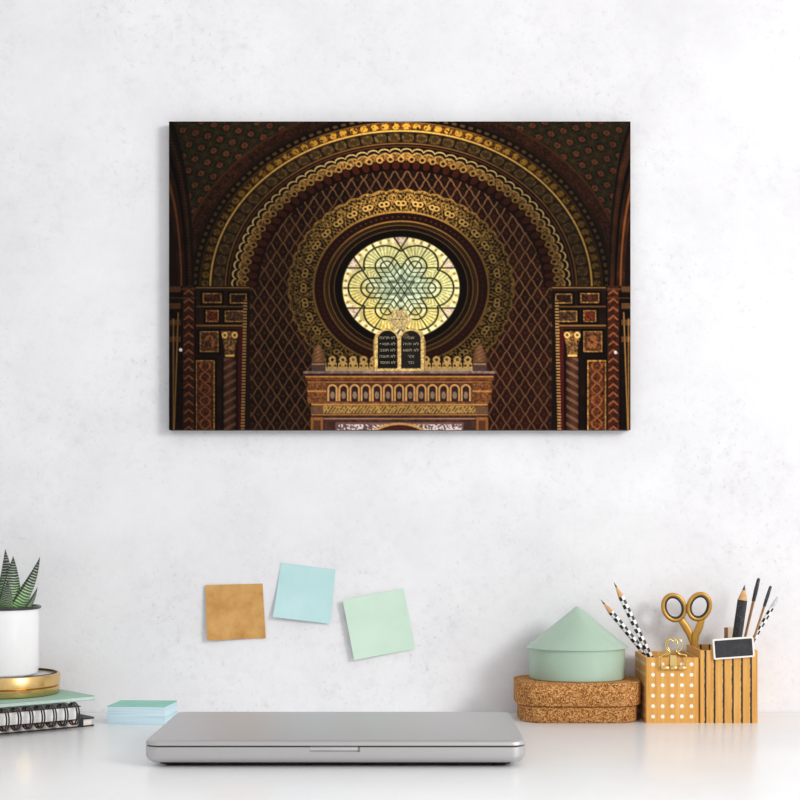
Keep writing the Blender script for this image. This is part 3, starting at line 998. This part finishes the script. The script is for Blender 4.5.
def leaf(base_, tip, out, wd, name='leaf'):
    """fleshy pointed leaf from base_ to tip, bowed towards out"""
    base_, tip, out = Vector(base_), Vector(tip), Vector(out)
    mid = (base_ + tip) / 2 + out
    N, n = 22, 16
    rings, vs_ = [], []
    for i in range(N + 1):
        t_ = i / N
        p = base_ * (1 - t_) ** 2 + mid * (2 * t_ * (1 - t_)) + tip * t_ ** 2
        tan = ((mid - base_) * (1 - t_) + (tip - mid) * t_).normalized()
        face = out - tan * out.dot(tan)
        if face.length < 1e-6:
            face = tan.orthogonal()
        face.normalize()
        sd = tan.cross(face)
        w2 = wd / 2 * (0.86 + 0.75 * t_ - 1.61 * t_ ** 1.5) if t_ < 0.999 else 0
        w2 = max(w2, 0.00012)
        ring = []
        for j in range(n):
            a_ = 2 * PI * j / n
            # inner face nearly flat, outer face keeled; u = 0.5 looks inwards
            c_, s_2 = math.cos(a_), math.sin(a_)
            h_ = 0.80 * c_ if c_ > 0 else 0.42 * c_
            ring.append(p + face * (w2 * h_) + sd * (w2 * s_2))
        rings.append(ring)
        vs_.append(t_)
    return obj(name, loft(bmesh.new(), rings, vs_), M['leaf'], t, smooth=60)


def ltip(px, py, dd):
    return at(px, py, 1.649 + dd) - PB


HB = Vector((0, 0, 0.066))
leaves = [(40, 556.8, -0.012, 18.5, 20), (37.5, 587, 0.006, 10.5, 12), (13.2, 556, -0.018, 20, 9), (5.2, 549, -0.004, 17, 5), (-12, 548, -0.014, 14, 6),
          (-30, 556, -0.006, 14, 12), (-34, 584, -0.004, 11, 14), (-16, 562, 0.028, 13, 10), (8, 580, -0.040, 13, 8),
          (-22, 578, -0.034, 12, 10), (4, 560, 0.020, 12, 4), (31, 602.5, 0.008, 5, 5), (12, 598, 0.040, 10, 6)]
for px, py, dd, wd, ow in leaves:
    tp = ltip(px, py, dd)
    hor = Vector((tp.x, tp.y, 0))
    hor = hor.normalized() if hor.length > 1e-4 else Vector((0, 1, 0))
    b0 = HB + hor * (0.008 if wd > 6 else 0.016)
    if px == 40:
        b0 = HB + Vector((0.006, -0.006, -0.001))
    if px == 37.5:
        b0 = HB + Vector((0.017, 0.0, -0.002))
    dirn = (tp - b0)
    o_v = hor * dirn.length * 0.10 + Vector((0, 0, -0.02)) * hor.length * 0 + Vector((0, 0, -dirn.length * 0.03))
    leaf(b0, tp, o_v, wd * 1.12e-3 * 1.3)

# ------------------------------------------------------------------ cork box and mint house box
cxm = (0.1235 + 0.2572) / 2
cwid = 0.2572 - 0.1235
cyf, cdp = 1.620, 0.0925
t = thing('cork_box', (cxm, cyf + cdp / 2, 0), 'oblong cork box with overlapping lid under the mint box', 'box')
obj('base', layers(cwid, cdp, 0.03, [(0.0055, 0), (0.0042, 0.0012), (0.0042, 0.0166), (0.0055, 0.0172), (0.0055, 0.0180)], 12), M['cork'], t, smooth=50)
obj('lid', layers(cwid, cdp, 0.032, [(0.0008, 0.0180), (0, 0.0188), (0, 0.0412), (0.0006, 0.0422), (0.002, 0.0426)], 12), M['cork'], t, smooth=50)
hy = 1.669
hx = (577 - 400) * hy / F
t = thing('storage_box', (hx, hy, 0.0427), 'round mint green box with pointed cone lid on the cork box', 'box')
SYH = 0.84
bm = lathe([(0.0503, 0), (0.0514, 0.0008), (0.0517, 0.002), (0.0517, 0.0332)], 96, SYH)
obj('base', bm, M['mint_card'], t)
bm = lathe([(0.0530, 0.0332), (0.0548, 0.0333), (0.0549, 0.0340), (0.0012, 0.0774), (0.0004, 0.0777)], 128, SYH)
obj('cone_lid', bm, M['mint_card'], t, smooth=50)

# ------------------------------------------------------------------ wooden pencil holders
YF, BD = 1.626, 0.077


def holder(x0, x1, ht, mat, label, wall_):
    t_ = thing('pencil_holder', ((x0 + x1) / 2, YF, 0), label, 'pencil holder', 'wooden pencil holders')
    hw = (x1 - x0) / 2
    bm_ = bmesh.new()
    out = [(-hw, 0), (hw, 0), (hw, BD), (-hw, BD)]
    inn = [(-hw + wall_, wall_), (hw - wall_, wall_), (hw - wall_, BD - wall_), (-hw + wall_, BD - wall_)]
    rings = [[Vector((*p, 0.0)) for p in out], [Vector((*p, ht)) for p in out], [Vector((*p, ht)) for p in inn], [Vector((*p, 0.0035)) for p in inn]]
    loft(bm_, rings)
    es = [e_ for e_ in bm_.edges if abs(e_.verts[0].co.z - e_.verts[1].co.z) > 0.05 and abs(abs(e_.verts[0].co.x) - hw) < 1e-6]
    bmesh.ops.bevel(bm_, geom=es, offset=0.0007, segments=2, affect='EDGES')
    obj('box_body', bm_, mat, t_, smooth=30)
    bm_ = bmesh.new()
    rings = [[Vector((*p, z_)) for p in [(-hw + wall_, wall_), (hw - wall_, wall_), (hw - wall_, BD - wall_), (-hw + wall_, BD - wall_)]] for z_ in (0.0036, 0.0046)]
    loft(bm_, rings)
    obj('bottom_panel', bm_, M['box_inside'], t_, smooth=0)
    return t_


DX0, DX1 = (646 - 400) * YF / F, (698.7 - 400) * YF / F
SX0, SX1 = (700 - 400) * YF / F, (757.7 - 400) * YF / F
dot_h, str_h = 0.069, 0.0766
holder(DX0, DX1, dot_h, M['dotted'], 'amber wooden pencil holder with white dots beside the cork box', 0.0025)
holder(SX0, SX1, str_h, M['striped'], 'amber wooden pencil holder with thin black vertical stripes', 0.0021)
FL = 0.0048      # inner floor


def stick(name, low, high, label, cat, group):
    """thing whose local z runs from low to high"""
    low, high = Vector(low), Vector(high)
    t_ = thing(name, low, label, cat, group)
    t_.rotation_mode = 'QUATERNION'
    t_.rotation_quaternion = Vector((0, 0, 1)).rotation_difference(high - low)
    return t_, (high - low).length


def thru(top, rim, rimz, fl):
    """extend the line top->rim down to height fl"""
    k_ = (rim.z - fl) / (top.z - rim.z)
    return rim + (rim - top) * k_


def rod(r0, r1, z0, z1, n=12, bm_=None, mids=()):
    bm_ = bm_ or bmesh.new()
    pr = [(r0, z0)] + list(mids) + [(r1, z1)]
    rings = [[Vector((r_ * math.cos(2 * PI * j / n), r_ * math.sin(2 * PI * j / n), z_)) for j in range(n)] for r_, z_ in pr]
    return loft(bm_, rings, [p[1] for p in pr])


def pencil(low, high, r_, body, label, cone, name='pencil', group='pencils and brushes in the holders'):
    t_, L2 = stick(name, low, high, label, 'pencil', group)
    obj('pencil_body', rod(r_, r_, 0, L2 - cone, 12), body, t_, smooth=20)
    k_ = 0.34
    obj('sharpened_wood', rod(r_ * 0.99, r_ * k_, L2 - cone, L2 - cone * k_, 16), M['bare_wood'], t_)
    obj('lead', rod(r_ * k_ * 0.99, 0.0002, L2 - cone * k_, L2, 12), M['graphite'], t_)
    return t_


# two checked pencils in the dotted holder
top_ = at(601, 600, 1.692)
rim_ = Vector((DX0 + 0.0025 + 0.0056, 1.692, dot_h))
pencil(thru(top_, rim_, dot_h, FL + 0.002), top_, 0.0031, M['checked'], 'black and white checked pencil leaning lowest over the mint box', 0.017)
top_ = at(614, 582.4, 1.664)
rim_ = Vector((0.2683, 1.664, dot_h))
pencil(thru(top_, rim_, dot_h, FL + 0.0016), top_, 0.0031, M['checked'], 'taller black and white checked pencil standing in the dotted holder', 0.017)
# striped holder
top_ = at(744.6, 585, 1.662)
rim_ = at(735.6, 648, 1.662)
pencil(thru(top_, rim_, str_h, FL + 0.001), top_, 0.0054, M['speckled'], 'thick speckled black pencil with sharpened tip in the striped holder', 0.0165)


def brush(top, rim, low_d, r_, black, label):
    lo = thru(top, rim, str_h, FL + 0.0008)
    lo.y = low_d
    t_, L2 = stick('paintbrush', lo, top, label, 'paintbrush', 'pencils and brushes in the holders')
    obj('handle', rod(r_ * 0.7, r_, 0, L2 - black, 12, mids=[(r_ * 0.9, L2 * 0.5)]), M['brown_wood'], t_)
    obj('handle_tip', rod(r_ * 1.25, r_ * 0.5, L2 - black, L2, 12, mids=[(r_ * 1.45, L2 - black * 0.5), (r_ * 1.15, L2 - black * 0.06)]), M['speckled'], t_)['label'] = 'black dipped end'
    return t_


brush(at(758.8, 578, 1.679), at(742.6, 648, 1.679), 1.679, 0.0016, 0.026, 'slim brown stick with black end, tallest in the striped holder')
brush(at(770.8, 585.8, 1.6325), at(751.2, 650, 1.6325), 1.641, 0.0013, 0.023, 'slim brown stick with black end leaning over the holder corner')
top_ = at(778, 597, 1.656)
rim_ = at(747.4, 650, 1.647)
lo = thru(top_, rim_, str_h, FL + 0.002)
lo.y = 1.637
t, L2 = stick('pen', lo, top_, 'black and white checked pen with grey cap leaning lowest in the striped holder', 'pen', 'pencils and brushes in the holders')
obj('barrel', rod(0.0019, 0.0024, 0, L2 - 0.014, 14), M['checked'], t)
obj('cap', rod(0.0022, 0.0011, L2 - 0.014, L2, 14, mids=[(0.0019, L2 - 0.006)]), M['clear_tip'], t)['label'] = 'pale grey end'
t = thing('wooden_stick', ((728.7 - 400) * 1.693 / F, 1.693, FL), 'short flat wooden stick, brown and cream, behind the small blackboard', 'stick')
ztop = at(728, 627, 1.693).z - FL
obj('brown_half', box(bmesh.new(), -0.0046, -0.0012, -0.002, 0.002, 0, ztop - 0.0005, 0.0003), M['rust_wood'], t)
obj('cream_half', box(bmesh.new(), -0.0012, 0.0046, -0.002, 0.002, 0, ztop, 0.0003), M['cream'], t)

# ------------------------------------------------------------------ scissors
SD = 1.686
so_ = Vector(((697 - 400) * SD / F, SD, FL))
t = thing('scissors', so_, 'gold scissors with black finger rings standing in the striped holder', 'scissors')


def sp3(px, py, dy=0.0):
    p = at(px, py, SD)
    return Vector((p.x - so_.x, dy, p.z - so_.z))


def ellipse(cx_, cy_, a_, b_, rot, n, dy):
    o_ = []
    for i in range(n):
        q = 2 * PI * i / n
        x_, y_ = a_ * math.cos(q), b_ * math.sin(q)
        o_.append(sp3(cx_ + x_ * math.cos(rot) - y_ * math.sin(rot), cy_ + x_ * math.sin(rot) + y_ * math.cos(rot), dy))
    return o_


for s_, (ex_, ey_), rot, shank in ((1, (674.2, 607.6), math.radians(-20), [(679.5, 618.0), (685.5, 626), (690.5, 635), (693.6, 645), (696.0, 655)]),
                                   (-1, (699.0, 606.6), math.radians(20), [(702.2, 617.5), (699.5, 626), (695.6, 635), (694.8, 645), (695.4, 655)])):
    dy = 0.0011 * s_
    bm = bmesh.new()
    tube(bm, ellipse(ex_, ey_, 10.6, 12.9, rot, 48, dy), 0.0024, 12, flat=0.9, up=(0, 1, 0), closed=True)
    hd = obj('handle', bm, M['gold_paint'], t, smooth=60)
    bm = bmesh.new()
    pts = [sp3(*p, dy) for p in shank]
    tube(bm, pts, [0.0032, 0.0041, 0.0040, 0.0032, 0.0026], 12, flat=0.34, up=(0, 1, 0))
    obj('shank', bm, M['gold_paint'], hd, smooth=60)
    bm = bmesh.new()
    tube(bm, ellipse(ex_, ey_, 8.4, 10.7, rot, 48, dy), 0.0014, 12, flat=1.4, up=(0, 1, 0), closed=True)
    obj('finger_ring', bm, M['black_plastic'], hd, smooth=60)['label'] = 'black inner ring'
    bm = bmesh.new()
    x0_, z0_ = pts[-1].x, pts[-1].z + 0.002
    zt = 0.002
    xt = 0.008
    pr = [(x0_ - 0.0022, z0_), (x0_ + 0.0022, z0_), (x0_ + 0.0030, z0_ * 0.75), (xt + 0.0008, zt), (xt - 0.0002, zt), (x0_ - 0.0018, z0_ * 0.75)]
    loft(bm, [[Vector((x_, dy - 0.00055, z_)) for x_, z_ in pr], [Vector((x_, dy + 0.00055, z_)) for x_, z_ in pr]])
    obj('blade', bm, M['steel'], t, smooth=0)
bm = lathe([(0.0018, 0), (0.0018, 0.0046), (0.0012, 0.005)], 16)
p = sp3(696, 652, -0.0026)
bm.transform(Matrix.Translation(p) @ Matrix.Rotation(-PI / 2, 4, 'X'))
obj('pivot_screw', bm, M['steel'], t)

# ------------------------------------------------------------------ gold binder clip on the dotted holder
kc = YF / F
cl = Vector(((673.2 - 400) * kc, YF, dot_h))
t = thing('binder_clip', cl, 'gold wire binder clip on the front rim of the dotted holder', 'clip')
hw = 0.0135
bm = bmesh.new()
rings = []
prf = [(-0.0007, -0.0118), (-0.0020, -0.0105), (-0.0012, -0.004), (-0.0006, 0.0006), (-0.0002, 0.0018), (0.0026, 0.0018), (0.0031, 0.0006), (0.0030, -0.010), (0.0034, -0.010), (0.0036, 0.0008), (0.0029, 0.0024), (-0.0006, 0.0024), (-0.0011, 0.0008), (-0.0017, -0.004), (-0.0026, -0.0105), (-0.0013, -0.0124)]
for x_ in (-0.0035, 0.0035):
    rings.append([Vector((x_, y_, z_)) for y_, z_ in prf])
loft(bm, rings)
obj('spring_band', bm, M['gold_wire'], t, smooth=40)
for x0_, x1_ in ((-hw, -0.0045), (-0.004, 0.004), (0.0045, hw)):
    bm = bmesh.new()
    tube(bm, [(x0_, -0.0026, -0.0105), (x0_ + 0.0004, -0.0026, -0.0105), ((x0_ + x1_) / 2, -0.0026, -0.0105), (x1_ - 0.0004, -0.0026, -0.0105), (x1_, -0.0026, -0.0105)],
         [0.0016, 0.0021, 0.0022, 0.0021, 0.0016], 14)
    obj('clip_tube', bm, M['gold_wire'], t, smooth=50)


def smooth_path(pts, n=6):
    o_ = []
    P_ = [pts[0]] + list(pts) + [pts[-1]]
    for i in range(1, len(P_) - 2):
        a_, b_, c_, d_ = (Vector(P_[i + q]) for q in (-1, 0, 1, 2))
        for s2 in range(n):
            u_ = s2 / n
            o_.append(0.5 * ((2 * b_) + (c_ - a_) * u_ + (2 * a_ - 5 * b_ + 4 * c_ - d_) * u_ ** 2 + (3 * b_ - a_ - 3 * c_ + d_) * u_ ** 3))
    o_.append(Vector(pts[-1]))
    return o_


def clip_wire(y0, y1, half):
    """omega-shaped wire handle, half = outline of its right side from foot to crown (mm)"""
    R = [(x_, z_) for x_, z_ in half]
    full = [(-x_, z_) for x_, z_ in R] + [(x_, z_) for x_, z_ in reversed(R[:-1])]
    zt_ = max(z_ for _, z_ in full)
    zb_ = min(z_ for _, z_ in full)
    pts_ = [(x_ * 1e-3, y0 + (y1 - y0) * (z_ - zb_) / (zt_ - zb_), z_ * 1e-3) for x_, z_ in full]
    bm_ = bmesh.new()
    tube(bm_, smooth_path(pts_), 0.00075, 8)
    return bm_


half1 = [(12.6, -10.2), (13.2, -6), (13.3, -1), (12.6, 2.6), (9.5, 3.6), (6.0, 4.0), (4.3, 6.2), (7.2, 9.0), (9.0, 13), (8.2, 17.4), (5.2, 19.6), (2.4, 18.6), (0.0, 17.4)]
obj('wire_handle', clip_wire(-0.0040, -0.0050, half1), M['gold_wire'], t, smooth=60)
half2 = [(9.4, 3.4), (6.6, 4.4), (3.6, 7.0), (5.0, 10.5), (5.4, 14.0), (4.0, 17.6), (1.8, 19.4), (0.0, 19.8)]
obj('wire_handle', clip_wire(0.0034, 0.0050, half2), M['gold_wire'], t, smooth=60)

# ------------------------------------------------------------------ small blackboard clipped to the striped holder
bc = at(733.3, 648, YF - 0.002)
t = thing('mini_blackboard', Vector((bc.x, YF - 0.0006, bc.z)), 'small blank blackboard with white frame clipped to the striped holder', 'sign')
t.rotation_euler = (0, math.radians(-4.2), 0)
kb = YF / F
bw, bh = 41.0 * kb, 20.6 * kb


def board(w_, h_, r_, prof_):
    bm_ = layers(w_, h_, r_, prof_, 5)
    bm_.transform(Matrix.Rotation(PI / 2, 4, 'X'))
    return bm_


obj('frame', board(bw, bh, 0.0018, [(0.0003, 0.0002), (0, 0.0005), (0, 0.0030), (0.0004, 0.0034), (0.0017, 0.0034), (0.0019, 0.0030)]), M['white_frame'], t, smooth=40)
obj('slate', board(bw - 0.0036, bh - 0.0036, 0.0010, [(0, 0.0028), (0, 0.0031)]), M['slate'], t, smooth=0)['label'] = 'blank black writing panel'
bm = bmesh.new()
rz = str_h - bc.z
box(bm, -0.004, 0.004, -0.0004, 0.0050, rz + 0.0008, rz + 0.0022, 0.0002)
box(bm, -0.004, 0.004, 0.0036, 0.0050, rz - 0.009, rz + 0.0022, 0.0002)
obj('clip', bm, M['dark_wood'], t)

# ------------------------------------------------------------------ lift the desk-level things onto the desk
for o in bpy.context.scene.objects:
    if o.parent is None:
        o.location.z += DESK

# ------------------------------------------------------------------ light
sc = bpy.context.scene
wd_ = bpy.data.worlds.new('daylight_room')
sc.world = wd_
wd_.use_nodes = True
nt = wd_.node_tree
bg = nt.nodes['Background']
tc = nt.nodes.new('ShaderNodeTexCoord')
sep = nt.nodes.new('ShaderNodeSeparateXYZ')
nt.links.new(tc.outputs['Generated'], sep.inputs[0])
mr = nt.nodes.new('ShaderNodeMapRange')
mr.interpolation_type = 'SMOOTHSTEP'
nt.links.new(sep.outputs[0], mr.inputs['Value'])
mr.inputs['From Min'].default_value = -0.9
mr.inputs['From Max'].default_value = 0.9
mr.inputs['To Min'].default_value = 0.655
mr.inputs['To Max'].default_value = 0.95
nt.links.new(mr.outputs[0], bg.inputs['Strength'])
bg.inputs['Color'].default_value = (0.985, 0.99, 1.0, 1)


def area(name, loc, target, sx, sy, power, col=(1, 1, 1)):
    l_ = bpy.data.lights.new(name, 'AREA')
    l_.shape = 'RECTANGLE'
    l_.size, l_.size_y = sx, sy
    l_.energy = power
    l_.color = col
    o_ = bpy.data.objects.new(name, l_)
    C.objects.link(o_)
    o_.location = loc
    o_.rotation_euler = (Vector(target) - Vector(loc)).to_track_quat('-Z', 'Y').to_euler()
    return o_


area('window_daylight', (1.85, -0.25, DESK + 1.05), (0.1, 1.7, DESK + 0.2), 0.7, 0.8, 37, (1.0, 0.99, 0.975))

# ------------------------------------------------------------------ camera
cam = bpy.data.cameras.new('camera')
cam.sensor_width = 36
cam.lens = 36 * F / 800
cam.shift_y = (HY - 400) / 800
cam.clip_start = 0.05
co_ = bpy.data.objects.new('camera', cam)
C.objects.link(co_)
co_.location = (0, 0, DESK + H)
co_.rotation_euler = (PI / 2, 0, 0)
sc.camera = co_
vs_ = sc.view_settings
sc.display_settings.display_device = 'sRGB'
vs_.view_transform = 'Standard'
vs_.look = 'None'
vs_.gamma = 1
vs_.exposure = 0
vs_.use_curve_mapping = False
